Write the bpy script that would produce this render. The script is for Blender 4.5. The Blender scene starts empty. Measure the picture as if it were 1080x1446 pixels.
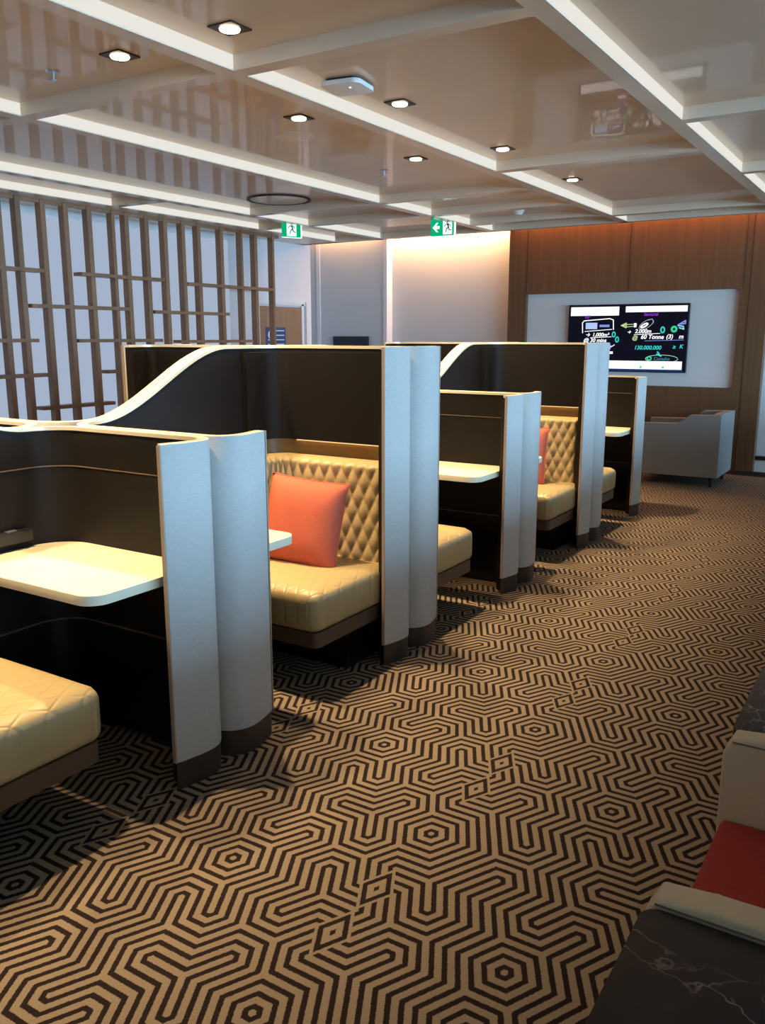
import bpy, bmesh, math, random
from math import sin, cos, pi, radians, sqrt, atan2, tan, atan
from mathutils import Vector, Matrix
random.seed(7)
scn = bpy.context.scene
COL = scn.collection

# ------------------------------------------------------------------ materials
def mat(name, color=(.5, .5, .5), rough=.5, metal=0., coat=0., coat_rough=.05, spec=.5,
        noise=0., nscale=20., bump=0., bscale=200., stretch=(1, 1, 1), emit=None, estr=0., weave=0., coord='Object'):
    m = bpy.data.materials.new(name); m.use_nodes = True
    nt = m.node_tree; N = nt.nodes; L = nt.links
    b = N['Principled BSDF']
    b.inputs['Base Color'].default_value = (*color, 1)
    b.inputs['Roughness'].default_value = rough
    b.inputs['Metallic'].default_value = metal
    b.inputs['Specular IOR Level'].default_value = spec
    b.inputs['Coat Weight'].default_value = coat
    b.inputs['Coat Roughness'].default_value = coat_rough
    if emit:
        b.inputs['Emission Color'].default_value = (*emit, 1)
        b.inputs['Emission Strength'].default_value = estr
    if noise or bump or weave:
        tc = N.new('ShaderNodeTexCoord'); mp = N.new('ShaderNodeMapping')
        mp.inputs['Scale'].default_value = stretch
        L.new(tc.outputs[coord], mp.inputs['Vector'])
    if noise:
        nz = N.new('ShaderNodeTexNoise'); nz.inputs['Scale'].default_value = nscale
        nz.inputs['Detail'].default_value = 5
        L.new(mp.outputs[0], nz.inputs['Vector'])
        rp = N.new('ShaderNodeMapRange')
        rp.inputs['From Min'].default_value = .25; rp.inputs['From Max'].default_value = .75
        rp.inputs['To Min'].default_value = 1 - noise; rp.inputs['To Max'].default_value = 1 + noise
        L.new(nz.outputs['Fac'], rp.inputs['Value'])
        mx = N.new('ShaderNodeMix'); mx.data_type = 'RGBA'; mx.blend_type = 'MULTIPLY'
        mx.inputs[0].default_value = 1
        mx.inputs[6].default_value = (*color, 1)
        L.new(rp.outputs[0], mx.inputs[7]); L.new(mx.outputs[2], b.inputs['Base Color'])
    if bump or weave:
        nb = N.new('ShaderNodeTexNoise'); nb.inputs['Scale'].default_value = bscale
        L.new(mp.outputs[0], nb.inputs['Vector'])
        bp = N.new('ShaderNodeBump'); bp.inputs['Strength'].default_value = bump or weave
        bp.inputs['Distance'].default_value = .002
        L.new(nb.outputs['Fac'], bp.inputs['Height']); L.new(bp.outputs[0], b.inputs['Normal'])
    return m

def emis(name, color, s):
    m = bpy.data.materials.new(name); m.use_nodes = True
    nt = m.node_tree; nt.nodes.clear()
    e = nt.nodes.new('ShaderNodeEmission'); o = nt.nodes.new('ShaderNodeOutputMaterial')
    e.inputs[0].default_value = (*color, 1); e.inputs[1].default_value = s
    nt.links.new(e.outputs[0], o.inputs[0]); return m

M = {}
M['ceiling'] = mat('ceiling_lacquer', (.73, .565, .41), .38, coat=.48, coat_rough=.03, spec=.35, noise=.03, nscale=3)
M['beam'] = mat('beam_lacquer', (.74, .60, .46), .32, coat=.25, coat_rough=.08, spec=.35)
M['lining'] = mat('dark_leather', (.008, .006, .0055), .55, spec=.2, bump=.25, bscale=350, noise=.15, nscale=6)
M['lining_low'] = mat('dark_laminate', (.007, .006, .006), .32, spec=.35)
M['skin'] = mat('woven_wallcovering', (.49, .47, .445), .75, spec=.25, noise=.07, nscale=120, bump=.25, bscale=260, stretch=(.4, .4, 1.6))
M['trim'] = mat('champagne_trim', (.78, .66, .46), .28, metal=.25, spec=.5)
M['edge'] = mat('edge_wood', (.36, .26, .18), .45)
M['plinth'] = mat('dark_oak', (.050, .032, .024), .5, noise=.35, nscale=14, stretch=(1, 1, .06))
M['seatbase'] = mat('walnut_base', (.085, .052, .034), .42, noise=.2, nscale=10, stretch=(.1, .1, 1))
M['quilt'] = mat('tan_leather', (.43, .315, .155), .42, spec=.45, bump=.15, bscale=300)
M['piping'] = mat('tan_piping', (.30, .21, .12), .45)
M['weltm'] = mat('bronze_welt', (.16, .11, .07), .4)
M['reveal'] = mat('bronze_reveal', (.20, .12, .04), .4)
M['coral'] = mat('coral_fabric', (.58, .115, .06), .85, noise=.12, nscale=220, bump=.4, bscale=500)
M['red'] = mat('red_upholstery', (.40, .028, .016), .85, noise=.15, nscale=200, bump=.4, bscale=500)
M['table'] = mat('cream_stone', (.80, .73, .55), .30, spec=.5, noise=.05, nscale=8)
M['tableedge'] = mat('table_edge', (.72, .62, .50), .35)
M['black'] = mat('black_gloss', (.003, .003, .004), .12, spec=.6)
M['blackmat'] = mat('black_matte', (.012, .012, .013), .45)
M['white'] = mat('white_paint', (.78, .79, .80), .6)
M['greywall'] = mat('grey_paint', (.60, .65, .67), .7, bump=.1, bscale=60)
M['cream'] = mat('cream_panel', (.80, .77, .72), .6)
M['slat'] = mat('slat_timber', (.30, .155, .082), .45, noise=.25, nscale=12, stretch=(1, 1, .07), spec=.4)
M['wood'] = mat('wall_veneer', (.17, .082, .036), .42, noise=.18, nscale=30, stretch=(1, 1, .04), spec=.35)
M['woodgap'] = mat('veneer_joint', (.075, .035, .018), .6)
M['door'] = mat('door_veneer', (.30, .19, .105), .45, noise=.12, nscale=20, stretch=(1, 1, .06))
M['metal'] = mat('brushed_steel', (.55, .56, .58), .28, metal=.9)
M['darkmetal'] = mat('bronze_bezel', (.035, .022, .016), .4, metal=.4)
M['armchair'] = mat('grey_upholstery', (.27, .265, .25), .85, noise=.08, nscale=200, bump=.3, bscale=400)
M['beigechair'] = mat('beige_leather', (.66, .47, .285), .5, spec=.4, noise=.06, nscale=8, bump=.2, bscale=300)
M['seam'] = mat('chair_seam', (.16, .125, .09), .6)
M['blue'] = mat('sign_blue', (.010, .075, .22), .45)
M['signwhite'] = mat('sign_white', (.75, .78, .8), .5)
M['plastic'] = mat('white_plastic', (.80, .80, .79), .35)
M['lens'] = emis('lamp_lens', (1, .86, .62), 14)
M['lensoff'] = emis('diffuser', (1, .93, .80), .9)
M['led'] = emis('led_strip', (1, .42, .12), 10)
M['ledwarm'] = emis('led_warm', (1, .62, .25), 1.3)
M['striplight'] = emis('strip_light', (1, .98, .90), .82)
M['frosted'] = emis('frosted_daylight', (.56, .68, .88), .66)
M['exitg'] = emis('exit_green', (.0, .42, .17), 1.05)
M['exitw'] = emis('exit_white', (.75, 1, .9), 1.5)
M['exitedge'] = emis('exit_edge', (.8, 1, .92), 1.6)
M['exitfig'] = mat('exit_figure', (.0, .16, .07), .5)
M['glass'] = mat('window_glass', (1, 1, 1), .02)
g = M['glass'].node_tree.nodes['Principled BSDF']; g.inputs['Transmission Weight'].default_value = 1; g.inputs['IOR'].default_value = 1.01

def marble():
    m = mat('black_marble', (.01, .01, .01), .28, spec=.3, coat=.0)
    nt = m.node_tree; N = nt.nodes; L = nt.links; b = N['Principled BSDF']
    tc = N.new('ShaderNodeTexCoord'); n1 = N.new('ShaderNodeTexNoise'); n1.inputs['Scale'].default_value = 5; n1.inputs['Detail'].default_value = 6
    L.new(tc.outputs['Object'], n1.inputs['Vector'])
    ad = N.new('ShaderNodeVectorMath'); ad.operation = 'MULTIPLY_ADD'
    L.new(n1.outputs['Color'], ad.inputs[0]); ad.inputs[1].default_value = (.35, .35, .35); L.new(tc.outputs['Object'], ad.inputs[2])
    vo = N.new('ShaderNodeTexVoronoi'); vo.feature = 'DISTANCE_TO_EDGE'; vo.inputs['Scale'].default_value = 11
    L.new(ad.outputs[0], vo.inputs['Vector'])
    r = N.new('ShaderNodeValToRGB'); r.color_ramp.elements[0].position = 0; r.color_ramp.elements[0].color = (.85, .85, .85, 1)
    r.color_ramp.elements[1].position = .035; r.color_ramp.elements[1].color = (0, 0, 0, 1)
    L.new(vo.outputs['Distance'], r.inputs[0])
    n2 = N.new('ShaderNodeTexNoise'); n2.inputs['Scale'].default_value = 6; L.new(tc.outputs['Object'], n2.inputs['Vector'])
    r2 = N.new('ShaderNodeValToRGB'); r2.color_ramp.elements[0].position = .46; r2.color_ramp.elements[1].position = .62
    L.new(n2.outputs['Fac'], r2.inputs[0])
    mu = N.new('ShaderNodeMath'); mu.operation = 'MULTIPLY'; L.new(r.outputs[0], mu.inputs[0]); L.new(r2.outputs[0], mu.inputs[1])
    mx = N.new('ShaderNodeMix'); mx.data_type = 'RGBA'; L.new(mu.outputs[0], mx.inputs[0])
    mx.inputs[6].default_value = (.008, .007, .008, 1); mx.inputs[7].default_value = (.34, .24, .19, 1)
    L.new(mx.outputs[2], b.inputs['Base Color']); return m
M['marble'] = marble()

def carpet_mat():
    m = bpy.data.materials.new('patterned_carpet'); m.use_nodes = True
    nt = m.node_tree; N = nt.nodes; L = nt.links; b = N['Principled BSDF']
    b.inputs['Roughness'].default_value = .92; b.inputs['Specular IOR Level'].default_value = .12
    uv = N.new('ShaderNodeUVMap'); uv.uv_map = 'stripe'
    tc = N.new('ShaderNodeTexCoord')
    nz = N.new('ShaderNodeTexNoise'); nz.inputs['Scale'].default_value = 130; L.new(tc.outputs['Object'], nz.inputs['Vector'])
    sp = N.new('ShaderNodeSeparateXYZ'); L.new(uv.outputs[0], sp.inputs[0])
    w = N.new('ShaderNodeMath'); w.operation = 'MULTIPLY_ADD'
    L.new(nz.outputs['Fac'], w.inputs[0]); w.inputs[1].default_value = .05; L.new(sp.outputs[0], w.inputs[2])
    k = N.new('ShaderNodeMath'); k.operation = 'MULTIPLY'; L.new(w.outputs[0], k.inputs[0]); k.inputs[1].default_value = 3
    f = N.new('ShaderNodeMath'); f.operation = 'FRACT'; L.new(k.outputs[0], f.inputs[0])
    d = N.new('ShaderNodeMath'); d.operation = 'SUBTRACT'; L.new(f.outputs[0], d.inputs[0]); d.inputs[1].default_value = .575
    a = N.new('ShaderNodeMath'); a.operation = 'ABSOLUTE'; L.new(d.outputs[0], a.inputs[0])
    mr = N.new('ShaderNodeMapRange'); mr.inputs['From Min'].default_value = .19; mr.inputs['From Max'].default_value = .25
    L.new(a.outputs[0], mr.inputs['Value'])
    n2 = N.new('ShaderNodeTexNoise'); n2.inputs['Scale'].default_value = 420; n2.inputs['Detail'].default_value = 3; L.new(tc.outputs['Object'], n2.inputs['Vector'])
    r2 = N.new('ShaderNodeMapRange'); r2.inputs['From Min'].default_value = .3; r2.inputs['From Max'].default_value = .7
    r2.inputs['To Min'].default_value = .72; r2.inputs['To Max'].default_value = 1.25; L.new(n2.outputs['Fac'], r2.inputs['Value'])
    mx = N.new('ShaderNodeMix'); mx.data_type = 'RGBA'; L.new(mr.outputs[0], mx.inputs[0])
    mx.inputs[6].default_value = (.022, .012, .011, 1); mx.inputs[7].default_value = (.285, .21, .145, 1)
    mm = N.new('ShaderNodeMix'); mm.data_type = 'RGBA'; mm.blend_type = 'MULTIPLY'; mm.inputs[0].default_value = 1
    L.new(mx.outputs[2], mm.inputs[6]); L.new(r2.outputs[0], mm.inputs[7]); L.new(mm.outputs[2], b.inputs['Base Color'])
    bp = N.new('ShaderNodeBump'); bp.inputs['Strength'].default_value = .5; bp.inputs['Distance'].default_value = .003
    L.new(n2.outputs['Fac'], bp.inputs['Height']); L.new(bp.outputs[0], b.inputs['Normal'])
    return m
M['carpet'] = carpet_mat()

# seat leather with stitched diamonds (real stitching relief as bump)
def quilt_seat():
    m = mat('tan_leather_seat', (.44, .325, .16), .40, spec=.45)
    nt = m.node_tree; N = nt.nodes; L = nt.links; b = N['Principled BSDF']
    tc = N.new('ShaderNodeTexCoord'); sp = N.new('ShaderNodeSeparateXYZ'); L.new(tc.outputs['Object'], sp.inputs[0])
    outs = []
    for s in (1, -1):
        q = N.new('ShaderNodeMath'); q.operation = 'MULTIPLY_ADD'; L.new(sp.outputs[0], q.inputs[0]); q.inputs[1].default_value = s * 2.0; L.new(sp.outputs[1], q.inputs[2])
        k = N.new('ShaderNodeMath'); k.operation = 'MULTIPLY'; L.new(q.outputs[0], k.inputs[0]); k.inputs[1].default_value = 8
        f = N.new('ShaderNodeMath'); f.operation = 'PINGPONG'; L.new(k.outputs[0], f.inputs[0]); f.inputs[1].default_value = .5
        c = N.new('ShaderNodeMapRange'); c.inputs['From Max'].default_value = .12; L.new(f.outputs[0], c.inputs['Value']); outs.append(c)
    mn = N.new('ShaderNodeMath'); mn.operation = 'MINIMUM'; L.new(outs[0].outputs[0], mn.inputs[0]); L.new(outs[1].outputs[0], mn.inputs[1])
    nz = N.new('ShaderNodeTexNoise'); nz.inputs['Scale'].default_value = 9; L.new(tc.outputs['Object'], nz.inputs['Vector'])
    ad = N.new('ShaderNodeMath'); ad.operation = 'ADD'; L.new(mn.outputs[0], ad.inputs[0]); L.new(nz.outputs['Fac'], ad.inputs[1])
    bp = N.new('ShaderNodeBump'); bp.inputs['Strength'].default_value = .45; bp.inputs['Distance'].default_value = .004
    L.new(ad.outputs[0], bp.inputs['Height']); L.new(bp.outputs[0], b.inputs['Normal']); return m
M['seat'] = quilt_seat()

# ------------------------------------------------------------------ mesh helpers
class MB:
    def __init__(s): s.v = []; s.f = []; s.m = []
    def box(s, x0, y0, z0, x1, y1, z1, mi=0):
        i = len(s.v)
        s.v += [(x, y, z) for z in (z0, z1) for x, y in ((x0, y0), (x1, y0), (x1, y1), (x0, y1))]
        for q in ((3, 2, 1, 0), (4, 5, 6, 7), (0, 1, 5, 4), (1, 2, 6, 5), (2, 3, 7, 6), (3, 0, 4, 7)):
            s.f.append(tuple(i + k for k in q)); s.m.append(mi)
        return s
    def prism(s, pts, z0, z1, mi=0, T=None):
        i = len(s.v); n = len(pts)
        a = [(p[0], p[1], z0) for p in pts] + [(p[0], p[1], z1) for p in pts]
        if T: a = [T(*p) for p in a]
        s.v += a
        s.f.append(tuple(i + k for k in range(n - 1, -1, -1))); s.f.append(tuple(i + n + k for k in range(n)))
        for k in range(n): s.f.append((i + k, i + (k + 1) % n, i + n + (k + 1) % n, i + n + k))
        s.m += [mi] * (n + 2); return s
    def cyl(s, c, r0, r1, z0, z1, n=24, mi=0):
        i = len(s.v)
        for r, z in ((r0, z0), (r1, z1)):
            s.v += [(c[0] + r * cos(2 * pi * k / n), c[1] + r * sin(2 * pi * k / n), z) for k in range(n)]
        s.f.append(tuple(i + k for k in range(n - 1, -1, -1))); s.f.append(tuple(i + n + k for k in range(n)))
        for k in range(n): s.f.append((i + k, i + (k + 1) % n, i + n + (k + 1) % n, i + n + k))
        s.m += [mi] * (n + 2); return s
    def grid(s, P, close_u=False):
        i = len(s.v); nu = len(P); nv = len(P[0])
        for row in P: s.v += [tuple(p) for p in row]
        for a in range(nu if close_u else nu - 1):
            for b in range(nv - 1):
                a2 = (a + 1) % nu
                s.f.append((i + a * nv + b, i + a2 * nv + b, i + a2 * nv + b + 1, i + a * nv + b + 1)); s.m.append(0)
        return s
    def build(s, name, mats, parent=None, smooth=None, bevel=0, seg=2, recalc=True):
        me = bpy.data.meshes.new(name); me.from_pydata(s.v, [], s.f)
        for mm in (mats if isinstance(mats, (list, tuple)) else [mats]): me.materials.append(mm)
        for p, k in zip(me.polygons, s.m): p.material_index = k
        if recalc:
            bm = bmesh.new(); bm.from_mesh(me); bmesh.ops.recalc_face_normals(bm, faces=bm.faces)
            if bevel:
                bmesh.ops.bevel(bm, geom=list(bm.edges), offset=bevel, segments=seg, affect='EDGES', profile=.7, clamp_overlap=True)
            bm.to_mesh(me); bm.free()
        if smooth is not None:
            for p in me.polygons: p.use_smooth = True
            me.set_sharp_from_angle(angle=radians(smooth))
        o = bpy.data.objects.new(name, me); COL.objects.link(o)
        if parent: o.parent = parent
        return o

def tag(o, label=None, cat=None, group=None, kind=None):
    if label: o['label'] = label
    if cat: o['category'] = cat
    if group: o['group'] = group
    if kind: o['kind'] = kind
    return o
def thing(name, label, cat, loc=(0, 0, 0), rz=0, group=None):
    o = bpy.data.objects.new(name, None); COL.objects.link(o)
    o.location = loc; o.rotation_euler = (0, 0, rz); o.empty_display_size = .1
    return tag(o, label, cat, group)
def copy_tree(o, parent=None):
    c = o.copy(); COL.objects.link(c)
    if parent: c.parent = parent
    for ch in [k for k in bpy.data.objects if k.parent == o]: copy_tree(ch, c)
    return c
def structure(o): o['kind'] = 'structure'; return o
def bx(name, m, x0, y0, z0, x1, y1, z1, parent=None, bevel=0):
    return MB().box(x0, y0, z0, x1, y1, z1).build(name, m, parent, bevel=bevel, smooth=40 if bevel else None)
def rrect(x0, y0, x1, y1, r, n=6):
    if not isinstance(r, (list, tuple)): r = [r] * 4
    pts = []
    for (cx, cy, a0, rr) in ((x1, y1, 0, r[0]), (x0, y1, 90, r[1]), (x0, y0, 180, r[2]), (x1, y0, 270, r[3])):
        ccx = cx - rr if a0 in (0, 270) else cx + rr
        ccy = cy - rr if a0 in (0, 90) else cy + rr
        if rr == 0: pts.append((cx, cy)); continue
        for k in range(n + 1):
            a = radians(a0 + 90 * k / n); pts.append((ccx + rr * cos(a), ccy + rr * sin(a)))
    return pts

# ------------------------------------------------------------------ camera
HX = 1.5
cam = bpy.data.objects.new('camera', bpy.data.cameras.new('camera')); COL.objects.link(cam)
F = 1200.0
pitch = atan((723 - 475) / F); yaw = atan((1310 - 540) / (F / cos(pitch)))
cam.location = (0, 0, HX); cam.rotation_euler = (pi / 2 - pitch, 0, yaw)
cam.data.sensor_fit = 'VERTICAL'; cam.data.sensor_height = 24; cam.data.lens = 24 * F / 1446
cam.data.clip_start = .05; cam.data.clip_end = 100
scn.camera = cam

# ------------------------------------------------------------------ carpet floor
UP = 'LLHRRHRRLLLLHRLHRRRLLHRHLLHRRRHRRRLLLHLHLHRRLHLLRRLHRHRRLHLLHRRL'
DN = 'LLRRHRRHLLLLRHLHRRHLLRHRLLRRRHRHRHLLLHLRLRRHLHLLRHLRHRRRLHLLRRHL'
def canon(a, b):
    while b >= 8: b -= 8; a += 4
    while b < 0: b += 8; a -= 4
    return a % 8, b
CU, RU = .108, .1045
CX0, CY0 = -1.13, 2.08
FX0, FX1, FY0, FY1 = -8.0, 7.0, -3.0, 10.6
def carpet():
    V = {}; vs = []; fs = []; uvs = []
    def vid(x, y):
        k = (round(x * 4), round(y * 4))
        if k not in V:
            V[k] = len(vs)
            vs.append((CX0 + x * CU, CY0 + y * RU, 0))
        return V[k]
    rings_u = {(5, 5), (6, 3)}
    b0 = int((FY0 - CY0) / RU) - 1; b1 = int((FY1 - CY0) / RU) + 1
    for b in range(b0, b1):
        for col in range(int((FX0 - CX0) / CU) - 1, int((FX1 - CX0) / CU) + 2):
            a = col - b // 2
            if CY0 + b * RU > 9.96 and CX0 + col * CU > -4.6: pass
            def P(i, j): return (i + j / 2, j)
            for kind in 'ud':
                c = canon(a, b); idx = c[1] * 8 + c[0]
                if kind == 'u':
                    vv = [P(a, b), P(a + 1, b), P(a, b + 1)]; e = UP[idx]
                    base = {'H': (0, 1, 2), 'R': (0, 2, 1), 'L': (1, 2, 0)}[e]
                    ring = e == 'H' and c in rings_u
                else:
                    vv = [P(a + 1, b), P(a + 1, b + 1), P(a, b + 1)]; e = DN[idx]
                    base = {'H': (1, 2, 0), 'R': (0, 1, 2), 'L': (0, 2, 1)}[e]
                    ring = e == 'H' and canon(a, b + 1) in rings_u
                A, B, Cc = (vv[k] for k in base)
                if ring:
                    Mp = ((A[0] + B[0]) / 2, (A[1] + B[1]) / 2)
                    tl = [((A, 0), (Mp, .5), (Cc, 0)), ((Mp, .5), (B, 0), (Cc, 0))]
                else: tl = [((A, 0), (B, 0), (Cc, 1))]
                for t in tl:
                    (x1, y1), (x2, y2), (x3, y3) = (q[0] for q in t)
                    if (x2 - x1) * (y3 - y1) - (x3 - x1) * (y2 - y1) < 0: t = (t[0], t[2], t[1])
                    fs.append([vid(*q[0]) for q in t]); uvs += [(q[1], 0) for q in t]
    me = bpy.data.meshes.new('floor'); me.from_pydata(vs, [], fs)
    uv = me.uv_layers.new(name='stripe')
    for i, u in enumerate(uvs): uv.data[i].uv = u
    me.materials.append(M['carpet'])
    o = bpy.data.objects.new('floor', me); COL.objects.link(o); return structure(o)
carpet()

# ------------------------------------------------------------------ room shell
ZB, ZC = 2.635, 2.70
YB = 9.96; XL = -6.85; XR = 6.95
structure(bx('wall_left', M['white'], XL - .14, -3.0, 0, XL, 9.15, 2.98))
structure(bx('wall_front', M['greywall'], XL, -3.1, 0, XR, -3.0, 2.98))
# back walls
w = MB().box(-8.0, 10.06, 0, -6.28, 10.2, 2.98)
structure(w.build('wall_back_left', M['greywall']))
structure(bx('wall_back_middle', M['greywall'], -6.28, 10.18, 0, -4.42, 10.3, 2.98))
structure(bx('trim_1', M['white'], -6.30, 10.04, 0, -6.24, 10.18, 2.98))
structure(bx('trim_2', M['white'], -7.42, 10.045, 0, -7.36, 10.06, 2.9))
structure(bx('wall_far_left', M['greywall'], -8.1, 9.0, 0, -8.0, 10.2, 2.98))
# timber feature wall with a rectangular recess for the screen
w = MB()
RX0, RX1, RZ0, RZ1 = -4.19, -1.755, .945, 2.0
w.box(-4.43, YB, 0, RX0, 10.16, 2.98); w.box(RX1, YB, 0, -1.47, 10.16, 2.98)
w.box(RX0, YB, RZ1, RX1, 10.16, 2.98); w.box(RX0, YB, 0, RX1, 10.16, RZ0)
structure(w.build('wall_back', M['wood']))
j = MB()
for x in (-4.19, -2.95, -1.72):
    j.box(x - .004, YB - .003, RZ1 + .01, x + .004, YB, 2.98)
j.box(-1.66, YB - .003, 0, -1.652, YB, 2.98)
structure(j.build('trim_3', M['woodgap']))
structure(bx('wall_recess', M['cream'], RX0, 10.02, RZ0, RX1, 10.14, RZ1))
structure(MB().box(-1.47, 10.10, .19, .9, 10.2, 2.98).build('wall_back_right', M['white']))
structure(bx('trim_4', M['cream'], -1.47, 10.06, .0, .9, 10.2, .17))
structure(bx('trim_5', M['darkmetal'], -1.47, 10.04, .17, .9, 10.2, .21))
structure(bx('wall_back_far_right', M['greywall'], .9, 10.1, 0, XR, 10.2, 2.98))
structure(bx('baseboard_back', M['plinth'], -1.66, 9.93, 0, .9, 9.958, .05))
# right wall with windows (daylight side)
w = MB()
WZ0, WZ1 = .85, 2.6
ws = [(-2.6, .4), (.8, 3.8), (4.2, 7.2), (7.5, 9.8)]
w.box(XR, -3.0, 0, XR + .15, 10.2, WZ0); w.box(XR, -3.0, WZ1, XR + .15, 10.2, 2.98)
ys = [-3.0] + [q for p in ws for q in p] + [10.2]
for k in range(0, len(ys), 2): w.box(XR, ys[k], WZ0, XR + .15, ys[k + 1], WZ1)
structure(w.build('wall_right', M['white']))
for k, (a, b) in enumerate(ws):
    fr = MB(); fr.box(XR + .03, a, WZ0, XR + .09, a + .05, WZ1); fr.box(XR + .03, b - .05, WZ0, XR + .09, b, WZ1)
    fr.box(XR + .03, a, WZ0, XR + .09, b, WZ0 + .05); fr.box(XR + .03, a, WZ1 - .05, XR + .09, b, WZ1)
    fr.box(XR + .03, (a + b) / 2 - .025, WZ0, XR + .09, (a + b) / 2 + .025, WZ1)
    o = structure(fr.build('window_%d' % (k + 1), M['metal']))
    L = bpy.data.lights.new('daylight', 'AREA'); L.shape = 'RECTANGLE'; L.size = b - a - .1; L.size_y = WZ1 - WZ0 - .1
    L.energy = 0; lo = bpy.data.objects.new('daylight', L); COL.objects.link(lo)
    lo.location = (XR - .02, (a + b) / 2, (WZ0 + WZ1) / 2); lo.rotation_euler = (0, radians(90), 0)
    L.size, L.size_y = L.size_y, L.size
    L.color = (.34, .64, .95); L.energy = 400 * (b - a) / 3
    lo.visible_glossy = True

# ceiling: lacquered panels with a grid of slim dropped beams
structure(MB().box(-8.0, -3.0, ZC, XR, 9.02, ZC + .05).build('ceiling', M['ceiling']))
structure(bx('ceiling_upper', M['white'], -8.1, 9.0, 2.98, XR, 10.4, 3.05))
BE = []
def beam(x0, y0, x1, y1):
    BE.append((x0, y0, x1, y1))
cols = [-6.27, -5.615, -4.165, -2.69, -1.24, .21, 1.66, 3.11, 4.56, 6.0]
w = MB()
for x in cols[1:]: w.box(x - .09, -3.0, ZB, x, 9.0, ZC)
w.box(-6.85, -3.0, ZB, -6.27, 1.6, ZC); w.box(-6.85, 1.6, ZB, -6.36, 9.0, ZC); 
w.box(-6.36, 1.6, ZB + .0, -6.27, 9.0, ZC)
w.box(-8.0, 8.93, ZB, XR, 9.02, ZC + .28)
rows = {0: [1.6, 5.5, 7.5], 1: [3.10, 6.60, 7.52], 2: [.3, 3.10, 6.62, 7.55, 8.38], 3: [.3, 3.105, 5.82, 8.45], 4: [.2, 2.88, 5.03, 6.78, 8.25]}
for k in range(len(cols) - 1):
    rr = rows.get(k, [.3, 3.1, 5.8, 8.3])
    x0 = cols[k] + .0; x1 = cols[k + 1] - .09
    for y in rr: w.box(x0, y - .045, ZB, x1, y + .045, ZC)
structure(w.build('trim_6', M['beam']))
for k, x in enumerate(cols):
    w = MB(); rr = sorted([-3.0, 8.93] + [q for q in rows.get(k, [.3, 3.1, 5.8, 8.3])])
    for a, b in zip(rr, rr[1:]):
        w.box(x + .0005, a + (.05 if a > -3 else 0), ZB + .006, x + .004, b - .05, ZC - .002)
    structure(w.build('trim_%d' % (20 + k), M['striplight']))
# frosted daylight glazing behind the timber screen
for k in range(8):
    a = -2.9 + k * 1.31
    structure(bx('window_%d' % (5 + k), M['frosted'], XL + .004, a, .12, XL + .02, a + 1.30, 2.56))
# cove lighting above the back wall
def area(name, loc, rot, sx, sy, e, col):
    L = bpy.data.lights.new(name, 'AREA'); L.shape = 'RECTANGLE'; L.size = sx; L.size_y = sy; L.energy = e; L.color = col
    o = bpy.data.objects.new(name, L); COL.objects.link(o); o.location = loc; o.rotation_euler = rot; return o
area('cove_light', (-5.35, 10.08, 2.93), (radians(12), 0, 0), 1.8, .04, 48, (1, .50, .22))
area('cove_light', (-6.9, 9.98, 2.93), (radians(12), 0, 0), 1.1, .04, 6, (1, .50, .22))
area('cove_light', (-2.9, 9.90, 2.93), (radians(12), 0, 0), 2.9, .03, 22, (1, .38, .12))
for x0, x1, y in ((-6.2, -4.45, 10.08), (-7.4, -6.35, 9.98), (-4.35, -.5, 9.9)):
    o = bx('led_strip', M['led'], x0, y - .015, 2.955, x1, y + .015, 2.975)
    tag(o, {10.08: 'warm LED strip hidden above the pale wall', 9.98: 'warm LED strip hidden above the grey corner wall', 9.9: 'orange LED strip hidden above the timber wall'}[y], 'light strip', 'LED strips in the ceiling cove')

# ------------------------------------------------------------------ downlights
def downlight(x, y, label, first=[None]):
    if first[0] is None:
        t = thing('ceiling_light', label, 'ceiling light', (x, y, ZC))
        w = MB(); s = .062; r = .042
        ring = [(s, s), (-s, s), (-s, -s), (s, -s)]
        circ = [(r * cos(2 * pi * k / 24), r * sin(2 * pi * k / 24)) for k in range(24)]
        w.box(-s, -s, -.007, s, s, -.0005)
        w.build('bezel', M['darkmetal'], t, bevel=.0015)
        MB().cyl((0, 0), r * .92, r, -.013, -.0065).build('lamp', M['lens'], t)
        first[0] = t
    else:
        t = copy_tree(first[0]); t.location = (x, y, ZC); t['label'] = label
    t['group'] = 'square downlights in the ceiling'
    L = bpy.data.lights.new('downlight_beam', 'SPOT'); L.spot_size = radians(92); L.spot_blend = 1.0
    L.shadow_soft_size = .035; L.color = (1, .74, .40); L.energy = 275
    o = bpy.data.objects.new('downlight_beam', L); COL.objects.link(o); o.location = (x, y, ZC - .03)
    return t
for (x, y, l) in ((-2.475, 2.8, 'square downlight at the top edge left of the white ceiling device'),
                  (-3.11, 2.8, 'square downlight farthest left, nearest the small sprinkler'),
                  (-2.475, 4.11, 'square downlight just right of the white ceiling device'),
                  (-3.11, 4.07, 'square downlight below the white ceiling device'),
                  (-2.475, 5.41, 'square downlight third of the right-hand row, above a beam crossing'),
                  (-3.11, 5.38, 'square downlight third of the left-hand row'),
                  (-2.475, 6.72, 'farthest square downlight of the right-hand row'),
                  (-3.11, 6.7, 'farthest square downlight of the left-hand row'),
                  (-2.475, 1.49, 'square downlight over the nearest booth, above the frame, right one'),
                  (-3.11, 1.45, 'square downlight over the nearest booth, above the frame, left one')):
    downlight(x, y, l)

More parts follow.
